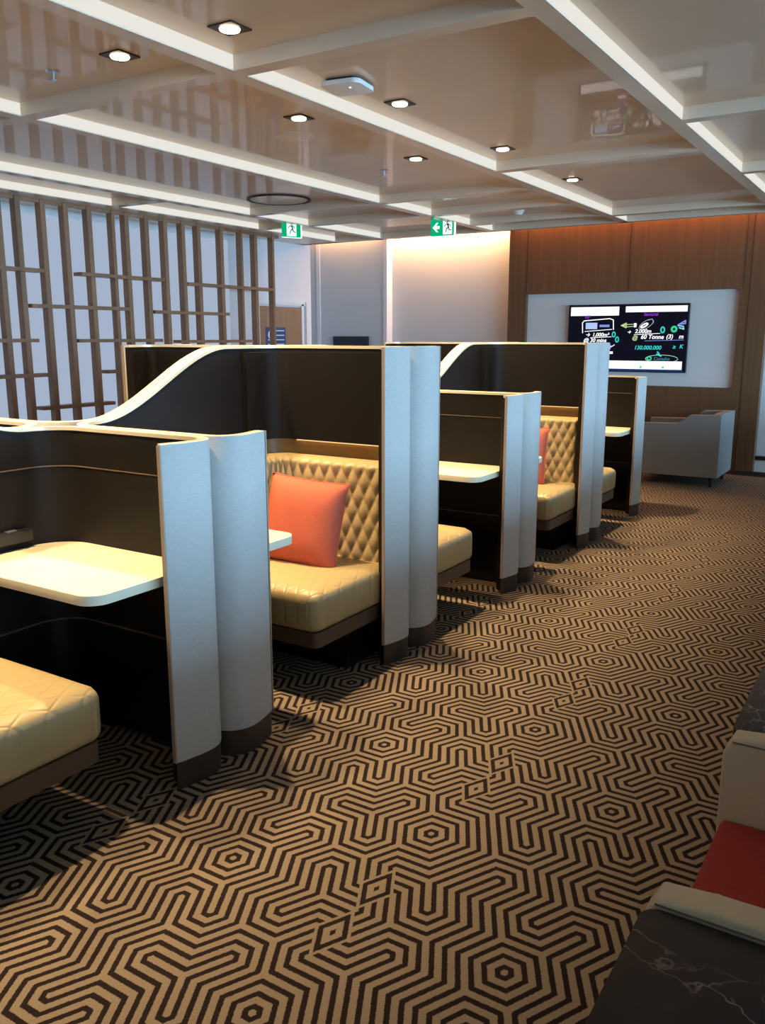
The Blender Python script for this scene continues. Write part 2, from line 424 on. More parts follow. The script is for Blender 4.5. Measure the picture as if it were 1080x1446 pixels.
# ------------------------------------------------------------------ ceiling devices
t = thing('wireless_access_point', 'white rounded wireless device fixed to the ceiling near the downlights', 'ceiling device', (-2.50, 3.66, ZC), radians(8))
MB().prism(rrect(-.105, -.105, .105, .105, .04), -.034, -.012).build('housing', M['plastic'], t, bevel=.006, smooth=50)
MB().prism(rrect(-.085, -.085, .085, .085, .03), -.014, -.0005).build('back_plate', M['blackmat'], t)
MB().cyl((.03, -.03), .006, .006, -.036, -.033, 16).build('indicator', M['exitedge'], t)
def sprinkler(x, y, label):
    t = thing('sprinkler', label, 'sprinkler', (x, y, ZC), 0, 'ceiling sprinklers')
    MB().cyl((0, 0), .028, .032, -.008, -.0005).build('rose', M['metal'], t)
    w = MB().cyl((0, 0), .008, .008, -.035, -.008, 12); w.cyl((0, 0), .02, .02, -.045, -.040, 16); w.cyl((0, 0), .003, .003, -.041, -.034, 8)
    w.build('deflector', M['metal'], t)
sprinkler(-3.549, 2.79, 'small chrome sprinkler at the upper left of the ceiling')
sprinkler(-3.52, 5.62, 'small sprinkler further back, between the round vent and the downlights')
t = thing('smoke_detector', 'white smoke detector near the far end of the ceiling before the timber wall', 'smoke detector', (-3.5, 8.05, ZC))
MB().cyl((0, 0), .035, .055, -.045, -.012).build('sensor', M['plastic'], t, smooth=40)
MB().cyl((0, 0), .06, .06, -.013, -.0005).build('base', M['plastic'], t)
t = thing('sprinkler', 'tiny sprinkler rose beside the far smoke detector', 'sprinkler', (-3.33, 8.45, ZC))
MB().cyl((0, 0), .03, .03, -.015, -.0005).build('rose', M['plastic'], t)
t = thing('round_vent', 'large round recessed ceiling vent with a dark rim', 'vent', (-5.04, 6.28, ZC))
w = MB(); n = 48
P = []
for k in range(n):
    a = 2 * pi * k / n; P.append([(r * cos(a), r * sin(a), z) for r, z in ((.285, -.0005), (.285, -.012), (.262, -.012), (.262, -.0005))])
w.grid(P, True); w.build('rim', M['blackmat'], t)
MB().cyl((0, 0), .255, .255, -.009, -.0005, 48).build('plate', M['beam'], t)
t = thing('ceiling_speaker', 'round flush speaker grille beyond the left downlight', 'speaker', (-3.41, 4.42, ZC))
MB().cyl((0, 0), .12, .12, -.004, -.0005, 40).build('grille', M['beam'], t)

# ------------------------------------------------------------------ exit signs
def exit_sign(loc, rz, label, W=.30, H=.165):
    t = thing('exit_sign', label, 'exit sign', loc, rz, 'green running-man exit signs')
    MB().box(-W / 2, -.008, -H - .02, W / 2, .008, -.02).build('panel', M['exitg'], t)
    w = MB(); w.box(W / 2, -.009, -H - .026, W / 2 + .012, .009, -.012); w.box(-W / 2, -.009, -H - .026, W / 2, .009, -H - .02)
    w.build('lit_edge', M['exitedge'], t)
    bx('mount', M['plastic'], -W / 2, -.02, -.02, W / 2, .02, 0, t)
    return t
def running_man(t, cx, cz, s, y):
    # white doorway with the dark running figure
    MB().box(cx - .36 * s, y - .001, cz - .5 * s, cx + .36 * s, y, cz + .5 * s).build('doorway_symbol', M['exitw'], t)
    w = MB(); yy0, yy1 = y - .0025, y - .0012
    def limb(a, b, r):
        dx, dz = b[0] - a[0], b[1] - a[1]; l = sqrt(dx * dx + dz * dz); nx, nz = -dz / l * r, dx / l * r
        pts = [(a[0] + nx, a[1] + nz), (b[0] + nx, b[1] + nz), (b[0] - nx, b[1] - nz), (a[0] - nx, a[1] - nz)]
        w.prism([(cx + p[0] * s, cz + p[1] * s) for p in pts], 0, 1, 0, lambda X, Z, k: (X, yy0 if k else yy1, Z))
    circ = [(-.03 + .075 * cos(2 * pi * k / 14), .33 + .075 * sin(2 * pi * k / 14)) for k in range(14)]
    w.prism([(cx + p[0] * s, cz + p[1] * s) for p in circ], 0, 1, 0, lambda X, Z, k: (X, yy0 if k else yy1, Z))
    limb((.0, .24), (.08, -.02), .06); limb((.0, .2), (-.16, .14), .03); limb((-.16, .14), (-.26, .04), .028)
    limb((.02, .2), (.2, .12), .03); limb((.2, .12), (.24, .0), .026); limb((.08, -.02), (-.08, -.14), .04); limb((-.08, -.14), (-.12, -.36), .034)
    limb((.08, -.02), (.14, -.2), .04); limb((.14, -.2), (.32, -.24), .034)
    w.build('running_figure', M['exitfig'], t)
def arrow(t, cx, cz, s, y):
    pts = [(-.5, 0), (.05, .55), (.28, .55), (-.02, .17), (.45, .17), (.45, -.17), (-.02, -.17), (.28, -.55), (.05, -.55)]
    MB().prism([(cx + p[0] * s, cz + p[1] * s) for p in pts], 0, 1, 0, lambda X, Z, k: (X, y - .001 if k else y, Z)).build('arrow', M['exitw'], t)
t = exit_sign((-4.33, 8.05, ZC), 0, 'green exit sign with arrow and running man, in front of the glowing pale wall', W=.27, H=.17)
running_man(t, .06, -.105, .145, -.0085); arrow(t, -.07, -.105, .085, -.0085)
t = exit_sign((-5.72, 7.32, ZC), radians(62), 'narrow-looking green exit sign beside the end of the slatted screen', W=.21, H=.17)
running_man(t, .0, -.105, .15, -.0085)

# ------------------------------------------------------------------ slatted screen
scr = thing('slatted_screen', 'open timber screen of tall posts with staggered short crossbars before the white wall', 'screen', (-6.5, 5.5, 0))
posts = [4.42, 4.61, 4.86, 5.09, 5.36, 5.66, 5.86, 6.13, 6.41, 6.66, 6.90, 7.25, 7.56, 7.78, 8.02]
def yof(x, y, X=-6.45):   # depth along the screen of a photographed point
    cp, sp = cos(pitch), sin(pitch); cy, sy = cos(yaw), sin(yaw)
    Fv = Vector((-sy * cp, cy * cp, -sp)); R = Vector((cy, sy, 0)); U = R.cross(Fv)
    d = Fv * F + R * (x - 540) - U * (y - 723); s = X / d.x
    return s * d.y, HX + s * d.z
pxs = [2, 29, 64, 96, 129, 162, 181, 209, 235, 260, 282, 314, 342, 362, 386.5]
for k, px in enumerate(pxs):
    y, _ = yof(px, 325)
    wd = .018 if k in (5, 12, 14) else .024
    bx('post', M['slat'], -.035, y - 5.5 - wd, 0, .035, y - 5.5 + wd, ZB - .001, scr)
for k in range(9):
    y = 4.2 - k * .27
    bx('post', M['slat'], -.035, y - 5.5 - .023, 0, .035, y - 5.5 + .023, ZB - .001, scr)
bars = [(0, 62, 380), (0, 55, 481), (0, 74, 531), (45, 183, 434), (115, 232, 391), (111, 230, 481), (219, 324, 442), (266, 387, 405), (255, 358, 482), (154, 210, 524), (62, 163, 573)]
for x0, x1, y in bars:
    y0, z0 = yof(x0, y); y1, z1 = yof(x1, y); 
    if x0 == 0: y0 -= .25
    z = (yof((x0 + x1) / 2, y))[1]
    bx('crossbar', M['slat'], -.055, y0 - 5.5, z - .015, .055, y1 - 5.5, z + .016, scr)
bx('top_rail', M['slat'], -.025, -5.5 + 1.8, ZB - .028, .025, 8.05 - 5.5, ZB, scr)

# ------------------------------------------------------------------ door with notice
y0, _ = yof(366, 437, XL); y1, zt = yof(424, 437, XL)
d = MB().box(XL, y0 - .03, 0, XL + .02, y1 - .02, 1.86)
d = structure(d.build('door_1', M['door']))
w = MB(); yy1 = y1 + .02; zt = 1.875
w.box(XL, y0 - .09, 0, XL + .03, y0 - .03, 1.90); w.box(XL, yy1 - .03, 0, XL + .03, yy1 + .015, 1.90)
w.box(XL, y0 - .09, 1.88, XL + .03, yy1 + .10, 1.93); w.box(XL, yy1 + .05, 0, XL + .045, yy1 + .10, 1.93)
structure(w.build('trim_7', M['white']))
bx('door_handle', M['metal'], XL + .02, y0 + .03, .98, XL + .07, y0 + .15, 1.0, d)
ya, za = yof(376, 462, XL + .03); yb, zb = yof(404, 486, XL + .03)
t = thing('notice_sign', 'blue notice with white lines fixed on the brown door', 'sign', (XL + .021, (ya + yb) / 2, 1.3))
hw = (yb - ya) / 2; 
bx('board', M['blue'], 0, -hw, -.16, .004, hw, za - 1.3, t)
w = MB()
top = za - 1.3
for k in range(5):
    z = top - .035 - k * .055; y = -hw + (.19 if k < 2 else .03)
    w.box(.004, y, z - .012, .005, hw - .03, z)
w.build('printed_lines', M['signwhite'], t)
w = MB().cyl((0, 0), .055, .055, 0, .001, 24)
w.v = [(.004 + z, -hw + .09 + x, top - .09 + y) for x, y, z in w.v]
w.build('round_emblem', M['signwhite'], t)

# small dark display far back
t = thing('wall_display', 'dark flat display low on the grey wall behind the booths', 'display', (-6.83, 10.06, 1.2))
bx('housing', M['blackmat'], -.29, -.045, -.1, .29, -.002, .30, t, bevel=.004)
bx('screen', M['black'], -.27, -.047, -.08, .27, -.044, .285, t)

# ------------------------------------------------------------------ television
t = thing('television', 'wall-mounted flat television with white bars and handwritten colour notes', 'television', (-2.95, 10.02, 1.48))
TW, TH = 1.385, .765
bx('casing', M['black'], -TW / 2, -.06, -TH / 2, TW / 2, -.003, TH / 2, t, bevel=.004)
E_ = lambda n, c, s: emis(n, c, s)
scrn = bx('screen', emis('screen_dark', (.006, .006, .014), 1.0), -TW / 2 + .012, -.062, -TH / 2 + .012, TW / 2 - .012, -.0602, TH / 2 - .012, t)
ew = emis('screen_white', (.95, .97, 1), 1.25); ec = emis('screen_cyan', (.05, .75, .7), .9); ep = emis('screen_purple', (.32, .05, .75), .8)
eg = emis('screen_green', (.05, .7, .35), .9); ey = emis('screen_lime', (.6, .8, .35), .9); eb = emis('screen_blue', (.25, .35, .9), .9); en = emis('screen_navy', (.01, .05, .22), .8)
def u(px, py):   # picture fractions of the panel -> local x,z
    return (-TW / 2 + px * TW, TH / 2 - py * TH)
def sb(name, m, x0, y0, x1, y1, dy=-.0632):
    a = u(x0, y0); b = u(x1, y1); return bx(name, m, a[0], dy, b[1], b[0], -.0622, a[1], t)
sb('header_bar', ew, .02, .035, .435, .165); sb('header_bar', ew, .49, .035, .985, .12)
sb('footer_bar', ew, .02, .835, .97, .955); sb('footer_shade', en, .02, .958, .98, .985)
for fx in (.22, .36, .64, .82):
    a = u(fx, .925); bx('footer_icon', ec, a[0] - .012, -.0640, a[1] - .012, a[0] + .012, -.0633, a[1] + .012, t)
def stroke(name, m, pts, wd=.006, closed=False):
    w = MB(); P = [u(*p) for p in pts]; 
    if closed: P.append(P[0])
    for a, b in zip(P, P[1:]):
        dx, dz = b[0] - a[0], b[1] - a[1]; l = sqrt(dx * dx + dz * dz) or 1; ux, uz = dx / l * wd * .4, dz / l * wd * .4; nx, nz = -dz / l * wd / 2, dx / l * wd / 2
        q = [(a[0] - ux + nx, a[1] - uz + nz), (b[0] + ux + nx, b[1] + uz + nz), (b[0] + ux - nx, b[1] + uz - nz), (a[0] - ux - nx, a[1] - uz - nz)]
        w.prism(q, 0, 1, 0, lambda X, Z, k: (X, -.0632 if k else -.0622, Z))
    return w.build(name, m, t)
def ell(cx, cy, rx, ry, rot=0, n=22):
    return [(cx + rx * cos(a) * cos(rot) - ry * sin(a) * sin(rot), cy + (rx * cos(a) * sin(rot) + ry * sin(a) * cos(rot)) * 1.8) for a in [2 * pi * k / n for k in range(n)]]
stroke('drawn_frame', ew, [(.13, .42), (.125, .27), (.14, .24), (.36, .21), (.39, .23), (.395, .37)], .010); stroke('drawn_frame', ew, [(.15, .40), (.38, .37)], .007)
sb('drawn_block', emis('screen_pale', (.45, .6, .95), 1), .155, .27, .255, .365)
sb('drawn_block', eb, .275, .30, .36, .335)
def ttext(name, s, m, px, py, size, shear=0.2):
    c = bpy.data.curves.new(name, 'FONT'); c.body = s; c.size = size; c.shear = shear; c.offset = .0012; c.extrude = .0004
    o = bpy.data.objects.new(name, c)
    COL.objects.link(o)
    dg = bpy.context.evaluated_depsgraph_get(); me = bpy.data.meshes.new_from_object(o.evaluated_get(dg))
    bpy.data.objects.remove(o); me.materials.clear(); me.materials.append(m)
    o = bpy.data.objects.new(name, me); COL.objects.link(o); o.parent = t
    a = u(px, py); o.location = (a[0], -.0630, a[1]); o.rotation_euler = (radians(90), 0, 0); return o
ttext('drawn_arrow', '\u2192', ew, .155, .475, .062); ttext('handwriting', '1,000m\u00b3', ew, .215, .475, .060); stroke('underline', ew, [(.2, .495), (.38, .48)], .006)
ttext('handwriting', '@ 30 mins', ew, .14, .56, .062)
stroke('cyan_mark', ec, ell(.40, .445, .012, .02), .012); stroke('cyan_mark', ec, ell(.43, .52, .012, .02), .012)
ttext('purple_word', 'VIP', ep, .14, .205, .05); ttext('purple_word', 'Samurai', ep, .64, .175, .05)
stroke('drawn_hook', ep, ell(.36, .63, .02, .025), .012); stroke('drawn_hook', ew, [(.35, .57), (.38, .62), (.37, .68)], .008); stroke('drawn_hook', ew, [(.375, .64), (.41, .6)], .008)
sb('drawn_block', ew, .33, .70, .40, .735)
stroke('lime_arrow', ey, [(.46, .315), (.5, .28), (.5, .345), (.465, .315), (.49, .31)], .012); stroke('lime_arrow', ey, [(.5, .30), (.585, .295), (.585, .325), (.5, .335)], .007); sb('drawn_block', ew, .565, .28, .585, .34)
stroke('drawn_planet', emis('screen_grey', (.6, .6, .65), .9), ell(.665, .30, .065, .028, -.55), .005)
stroke('drawn_planet', ew, ell(.65, .315, .03, .010, -.5), .016); stroke('drawn_planet', eb, [(.68, .24), (.71, .22), (.725, .28)], .006)
ttext('handwriting', '\u2192', ew, .51, .43, .05); ttext('handwriting', '2,000m', ew, .575, .425, .062); stroke('underline', ew, [(.57, .45), (.78, .43)], .006)
stroke('cyan_mark', ec, ell(.80, .38, .014, .022), .014)
ttext('handwriting', '@', ey, .555, .52, .06); ttext('handwriting', '60 Tonne', ew, .625, .51, .066); ttext('handwriting', '(3)', ew, .83, .505, .066); ttext('handwriting', 'm', ew, .93, .505, .066)
stroke('underline', eb, [(.66, .54), (.97, .525)], .005)
ttext('cyan_number', '130,000,000', ec, .575, .665, .062); ttext('cyan_number', '\u2265', ec, .885, .65, .06); ttext('cyan_number', 'K', ec, .94, .645, .06)
stroke('cyan_mark', ec, [(.77, .70), (.785, .73), (.765, .735), (.80, .76)], .014)
stroke('drawn_oval', emis('screen_mint', (.45, .8, .65), .8), ell(.805, .80, .13, .031, 0, 30), .006); ttext('cyan_number', 'Cumulus', emis('screen_teal', (.05, .25, .32), .8), .74, .82, .05)
stroke('green_mark', eg, ell(.705, .795, .015, .014), .016); stroke('green_mark', eg, ell(.89, .37, .018, .018), .022)
stroke('drawn_gem', eb, [(.92, .31), (.975, .25), (.975, .29), (.93, .30)], .014); stroke('drawn_gem', emis('screen_sky', (.3, .7, .9), .9), [(.92, .32), (.96, .33), (.965, .37), (.93, .35)], .014)

# ------------------------------------------------------------------ privacy booths
HB, HL = 1.455, 1.17
PH = 1.31 / 2
XO, XS = .455, -.396        # outer faces: aisle side and spine side (booth origin x = -2.40)
def arc(cx, cy, r, a0, a1, n):
    return [(cx + r * cos(radians(a0 + (a1 - a0) * k / n)), cy + r * sin(radians(a0 + (a1 - a0) * k / n))) for k in range(n + 1)]
def outer_path():
    e = PH - .003; r = .105; rs = .17
    p = [(XO - .03, e - .245), (XO - .022, e - .23), (XO - .008, e - .17), (XO - .001, e - .13)]
    p += arc(XO - r, e - r, r, 0, 90, 10)
    p += [(XO - r - k * .1, e) for k in range(1, 5)]
    p += arc(XS + rs, e - rs, rs, 90, 180, 10)
    n = 34
    p += [(XS, e - rs - (2 * e - 2 * rs) * k / n) for k in range(1, n)]
    p += arc(XS + rs, -e + rs, rs, 180, 270, 10)
    p += [(XO - r - .1 * k, -e) for k in range(4, 0, -1)]
    p += arc(XO - r, -e + r, r, 270, 360, 10)
    p += [(XO - .001, -(e - .13)), (XO - .008, -(e - .17)), (XO - .022, -(e - .23)), (XO - .03, -(e - .245))]
    return p
OP = outer_path()
def offs(P, d):   # offset to the inside (path runs counter-clockwise from the back return)
    out = []
    for k in range(len(P)):
        a = P[max(0, k - 1)]; b = P[min(len(P) - 1, k + 1)]
        dx, dy = b[0] - a[0], b[1] - a[1]; l = sqrt(dx * dx + dy * dy)
        out.append((P[k][0] - dy / l * d, P[k][1] + dx / l * d))
    return out
def hgt(p):
    t = (p[1] + PH); t = (t - .16) / (.93 - .16); t = max(0, min(1, t)); t = t * t * (3 - 2 * t)
    return HL + (HB - HL) * t
def hgt2(p):
    return HB if (p[1] > .3 and p[0] > -.3) else (HL if (p[1] < -.3 and p[0] > -.3) else hgt(p))
Hs = [hgt2(p) for p in OP]
def ribbon(d0, d1, z0, z1, sel=None):
    """solid wall between two offsets; z0/z1 numbers or functions of index"""
    A = offs(OP, d0); B = offs(OP, d1); w = MB(); idx = list(range(len(OP))) if sel is None else sel
    f0 = z0 if callable(z0) else (lambda k: z0); f1 = z1 if callable(z1) else (lambda k: z1)
    rows_ = []
    for k in idx:
        rows_.append([(A[k][0], A[k][1], f0(k)), (A[k][0], A[k][1], f1(k)), (B[k][0], B[k][1], f1(k)), (B[k][0], B[k][1], f0(k)), (A[k][0], A[k][1], f0(k))])
    w.grid(rows_)
    n = len(rows_); i = 0
    w.f.append((0, 1, 2, 3)); w.m.append(0)
    j = (n - 1) * 5; w.f.append((j + 3, j + 2, j + 1, j)); w.m.append(0)
    return w
iF = [k for k, p in enumerate(OP) if p[1] < .35 and not (p[1] < -.35 and p[0] > .36)]
def make_booth():
    t = thing('privacy_booth', '', 'booth')
    top = lambda k: Hs[k] - .012
    ribbon(0, .016, .10, lambda k: Hs[k]).build('outer_panel', M['skin'], t, smooth=35)
    ribbon(.016, .034, .02, top).build('inner_lining', M['lining'], t, smooth=35)
    ribbon(.0165, .038, top, lambda k: Hs[k] + .001).build('top_trim', M['trim'], t, smooth=35)
    ribbon(.004, .0155, .0, .0995).build('plinth', M['plinth'], t, smooth=35)
    # thickened lining below a thin ledge line, and two fine welts
    n = len(OP)
    ribbon(.034, .037, lambda k: 1.022, lambda k: 1.0255, iF).build('welt', M['weltm'], t, smooth=35)
    ribbon(.034, .044, lambda k: .02, lambda k: .425, iF).build('lower_lining', M['lining_low'], t, smooth=35)
    ribbon(.034, .0452, lambda k: .425, lambda k: .4275, iF).build('welt', M['weltm'], t, smooth=35)
    n_ = len(OP)
    for sel in (list(range(0, 5)), list(range(n_ - 5, n_))):
        ribbon(.034, .056, .02, lambda k: Hs[k] - .03, sel).build('return_pad', M['lining'], t, smooth=35)
    # aisle end edges
    for s in (1, -1):
        y = s * (PH - .003 - .245); h = (HB if s > 0 else HL)
        x1 = XO - .03 + .001; 
        bx('end_edge', M['edge'], x1 - .013, y - s * .0045 - .0025, .10, x1 + .001, y - s * .0045 + .0035, h - .001, t)
    # seat
    yb = PH - .04; yf = PH - .72
    def rbox(name, x0, y0, z0, x1, y1, z1, r, m, crown=0):
        nx, ny, nz = 14, 16, 6; w = MB()
        bm = bmesh.new(); bmesh.ops.create_cube(bm, size=1)
        bmesh.ops.subdivide_edges(bm, edges=list(bm.edges), cuts=9, use_grid_fill=True)
        c = Vector(((x0 + x1) / 2, (y0 + y1) / 2, (z0 + z1) / 2)); hx, hy, hz = (x1 - x0) / 2, (y1 - y0) / 2, (z1 - z0) / 2
        for v in bm.verts:
            q = Vector((v.co.x * 2 * hx, v.co.y * 2 * hy, v.co.z * 2 * hz))
            # concentrate vertices near edges then round
            def sh(a, h): return max(-1, min(1, (a / h) * (1 + .0))) * h
            q = Vector((math.copysign(abs(q.x / hx) ** .6 * hx, q.x) if hx else 0, math.copysign(abs(q.y / hy) ** .6 * hy, q.y), q.z))
            inn = Vector((max(-hx + r, min(hx - r, q.x)), max(-hy + r, min(hy - r, q.y)), max(-hz + r, min(hz - r, q.z))))
            dd = q - inn
            if dd.length > 1e-6: q = inn + dd.normalized() * r
            if crown and q.z > 0: q.z += crown * (1 - (q.x / hx) ** 2) * (1 - (q.y / hy) ** 2)
            v.co = q + c
        me = bpy.data.meshes.new(name); bm.to_mesh(me); bm.free(); me.materials.append(m)
        for p in me.polygons: p.use_smooth = True
        o = bpy.data.objects.new(name, me); COL.objects.link(o); o.parent = t; return o
    rbox('seat_cushion', XS + .04, yf, .275, .385, yb - .07, .458, .045, M['seat'], .014)
    w = MB().prism(rrect(XS + .045, yf + .015, .375, yb, [.0, .0, .02, .03]), .215, .282); w.build('seat_base', M['seatbase'], t, smooth=40)
    bx('seat_support', M['lining_low'], XS + .06, yb - .33, 0, .30, yb - .01, .216, t)
    # quilted backrest: tall diamonds, wraps the spine-side corner
    A = offs(OP, .034)
    ks = [k for k, p in enumerate(OP) if (p[1] > PH - .35 and p[0] < .34)]
    path = [A[k] for k in ks]
    # extend to the aisle end of the back wall
    path = [(.335, PH - .037)] + path
    acc = [0]
    for a, b in zip(path, path[1:]): acc.append(acc[-1] + sqrt((a[0] - b[0]) ** 2 + (a[1] - b[1]) ** 2))
    Ltot = acc[-1]; nu = int(Ltot / .0062); nv = 62; z0, z1 = .44, .925
    rowsP = []; 
    def at(s_):
        for k in range(len(acc) - 1):
            if s_ <= acc[k + 1] + 1e-9:
                f = (s_ - acc[k]) / max(1e-9, acc[k + 1] - acc[k]); a, b = path[k], path[k + 1]
                l = acc[k + 1] - acc[k]; tx, ty = (b[0] - a[0]) / l, (b[1] - a[1]) / l
                return a[0] + (b[0] - a[0]) * f, a[1] + (b[1] - a[1]) * f, -ty, tx
        a, b = path[-2], path[-1]; l = acc[-1] - acc[-2]; return b[0], b[1], -(b[1] - a[1]) / l, (b[0] - a[0]) / l
    DW, DH = .066, .138
    for i in range(nu + 1):
        s_ = Ltot * i / nu; x, y, nx, ny = at(s_)
        if i > 3 and i < nu - 3:
            _a = at(max(0, s_ - .06)); _b = at(min(Ltot, s_ + .06)); nx = (_a[2] + nx + _b[2]) / 3; ny = (_a[3] + ny + _b[3]) / 3
            l = sqrt(nx * nx + ny * ny); nx /= l; ny /= l
        th = .095 if s_ < Ltot - .14 else .095 * max(.25, (Ltot - s_) / .14)
        row = [(x, y, z0)]
        for j in range(nv + 1):
            z = z0 + (z1 - z0) * j / nv
            p1 = (s_ / DW + z / DH); p2 = (s_ / DW - z / DH)
            q = min(abs(sin(pi * p1)), 1) * min(abs(sin(pi * p2)), 1)
            pf = q ** .6
            ef = min(1, (z1 - z) / .03, (s_ + .012) / .03); ef = sqrt(max(0, 1 - (1 - max(0, ef)) ** 2))
            dpt = th * (.25 + .75 * ef) - .013 + .016 * pf * ef
            # slightly raked: thicker at the foot
            dpt += .03 * (z1 - z) / (z1 - z0)
            row.append((x + nx * dpt, y + ny * dpt, z))
        row.append((x, y, z1)); rowsP.append(row)
    w = MB().grid(rowsP)
    i0 = 0; nvv = nv + 3
    w.f.append(tuple(range(nvv))); w.m.append(0); w.f.append(tuple((nu * nvv) + k for k in range(nvv - 1, -1, -1))); w.m.append(0)
    w.build('backrest', M['quilt'], t, smooth=60, recalc=True)
    # head panel overhanging a recessed warm light strip
    hk = [k for k in range(len(OP)) if OP[k][1] > PH - .30 and not (OP[k][0] > .36 and OP[k][1] < PH - .11)]
    ribbon(.034, .070, 1.0, lambda k: Hs[k] - .03, [k for k in hk if Hs[k] > 1.30]).build('head_panel', M['lining'], t, smooth=35)
    ribbon(.0345, .040, .90, .998, [k for k in hk if Hs[k] > 1.30]).build('light_reveal', M['reveal'], t, smooth=35)
    bx('light_strip', M['ledwarm'], XS + .19, PH - .066, .9945, .34, PH - .056, .9995, t)
    return t, yf
def booth_table(t):
    w = MB(); y0 = -PH + .038; y1 = -PH + .505
    pts = rrect(XS + .038, y0, .372, y1, [.07, .0, .145, .0], 8)
    w.prism(pts, .700, .733)
    o = w.build('table_top', M['table'], t, bevel=.004, smooth=40)
    bx('table_bracket', M['blackmat'], XS + .05, y0, .672, .30, y0 + .05, .700, t)
    # outlet with lid on the spine wall beside the table
    b = MB().prism(rrect(-.07, -.022, .07, .022, .006), 0, .03); 
    b.v = [(XS + .036 + z, -.395 + x, .782 + y) for x, y, z in b.v]
    o = b.build('power_outlet', M['blackmat'], t, bevel=.002, smooth=40)
    bx('outlet_lid', M['metal'], XS + .042, -.405, .8045, XS + .060, -.365, .808, o)
booth0, _ = make_booth(); booth_table(booth0)
# LED lights live with every booth
Yl = [2.10, 3.41, 4.72, 6.03, 7.34]
Yc = [1.445, 2.755, 4.065, 5.375, 6.685]
front = ['nearest booth at the left edge, cream table lit up and tan seat in the corner',
         'booth with the large coral cushion on its quilted tan backrest',
         'third booth along the aisle, table showing behind the tall blue-grey panel',
         'booth with a partly hidden coral cushion, further along the aisle',
         'farthest booth of the aisle row, near the grey armchair']
back = ['rear-row booth behind the nearest booth, only its thin top edge showing at far left',
        'rear-row booth whose tall dark panel rises left of the bright S-curved rim',
        'rear-row booth behind the third aisle booth, backing that tall dark panel',
        'rear-row booth whose dark top shows behind the second bright S-curve',
        'rear-row booth behind the farthest aisle booth']
X0 = -2.40; XBK = -3.198
first = True
for row, labs in ((0, front), (1, back)):
    for k, yc in enumerate(Yc):
        o = booth0 if first else copy_tree(booth0)
        first = False
        # seat backs: booths 1,3 have the high wall on their far side; 0,2,4 on the near side
        far = k in (1, 3)
        if row == 0:
            # aisle at +x: far-backed = as built; near-backed needs a mirror in y
            o.location = (X0, yc, 0); o.scale = (1, 1 if far else -1, 1)
        else:
            o.location = (XBK, yc, 0); o.scale = (-1, 1 if far else -1, 1)
        o['label'] = labs[k]; o['group'] = 'privacy booths in a double row'
# real mirrored meshes instead of negative scales
bpy.context.view_layer.update()
mir = {}
for o in list(bpy.data.objects):
    if o.type == 'EMPTY' and o.name.startswith('privacy_booth'):
        sx, sy = o.scale.x, o.scale.y
        if sx == 1 and sy == 1: continue
        o.scale = (1, 1, 1)
        def rec(p):
            for ch in [c for c in bpy.data.objects if c.parent == p]:
                key = (ch.data.name.split('@')[0], sx, sy)
                if key not in mir:
                    me = ch.data.copy(); me.name = ch.data.name.split('@')[0] + '@%d%d' % (sx, sy)
                    me.transform(Matrix.Diagonal((sx, sy, 1, 1)))
                    if sx * sy < 0: me.flip_normals()
                    mir[key] = me
                ch.data = mir[key]
                rec(ch)
        rec(o)
for k, dy in ((0, .10), (2, .05), (4, .04)):
    for ch in [c for c in bpy.data.objects if c.parent and c.parent.get('label') == front[k]]:
        if ch.name.startswith(('seat_cushion', 'seat_base')): ch.location.y += dy
# glow lights under the head panels (where the strips are) of the front row
for k, yc in enumerate(Yc):
    s = 1 if k in (1, 3) else -1
    area('strip_light', (X0 + .05, yc + s * (PH - .052), .992), (radians(0), 0, 0), .55,   .012, .06, (1, .60, .25))

# ------------------------------------------------------------------ cushions
def cushion(label, loc, rot, S=.415, m='coral'):
    w = MB(); n = 22
    def P(sg):
        R = []
        for i in range(n + 1):
            r = []
            for j in range(n + 1):
                a = -1 + 2 * i / n; b = -1 + 2 * j / n
                e = (1 - abs(a) ** 3.2) * (1 - abs(b) ** 3.2)
                th = .085 * max(0, e) ** .55
                pull = 1 - .045 * (1 - abs(a) ** 2) * abs(b) ** 2 ; pull2 = 1 - .055 * (1 - abs(b) ** 2) * abs(a) ** 2
                wr = .004 * sin(9 * a + 3 * b) * e
                r.append((a * S / 2 * pull2, sg * (th + wr * .6), b * S / 2 * pull))
            R.append(r)
        return R
    w.grid(P(1)); w.grid(P(-1))
    t = thing('cushion', label, 'cushion', loc, 0, 'coral cushions in the booths'); t.rotation_euler = rot
    me_o = w.build('cover', M[m], t, smooth=60)
    bm = bmesh.new(); bm.from_mesh(me_o.data); bmesh.ops.remove_doubles(bm, verts=bm.verts, dist=.0008); bmesh.ops.recalc_face_normals(bm, faces=bm.faces); bm.to_mesh(me_o.data); bm.free()
    for p in me_o.data.polygons: p.use_smooth = True
    # piped seam
    pts = []
    for i in range(n + 1): pts.append((-1 + 2 * i / n, -1))
    for i in range(1, n + 1): pts.append((1, -1 + 2 * i / n))
    for i in range(1, n + 1): pts.append((1 - 2 * i / n, 1))
    for i in range(1, n): pts.append((-1, 1 - 2 * i / n))
    R = []
    for a, b in pts:
        pull = 1 - .045 * (1 - abs(a) ** 2) * abs(b) ** 2; pull2 = 1 - .055 * (1 - abs(b) ** 2) * abs(a) ** 2
        x, z = a * S / 2 * pull2, b * S / 2 * pull; l = sqrt(x * x + z * z)
        R.append([(x + x / l * .004 * cos(q), .004 * sin(q), z + z / l * .004 * cos(q)) for q in [2 * pi * k / 6 for k in range(7)]])
    MB().grid(R, True).build('piping', M[m], t, smooth=60)
    return t
cushion('large coral square cushion leaning on the quilted seat beside the near table corner', (-2.375, 3.085, .650), (radians(-13), radians(4), radians(6)))
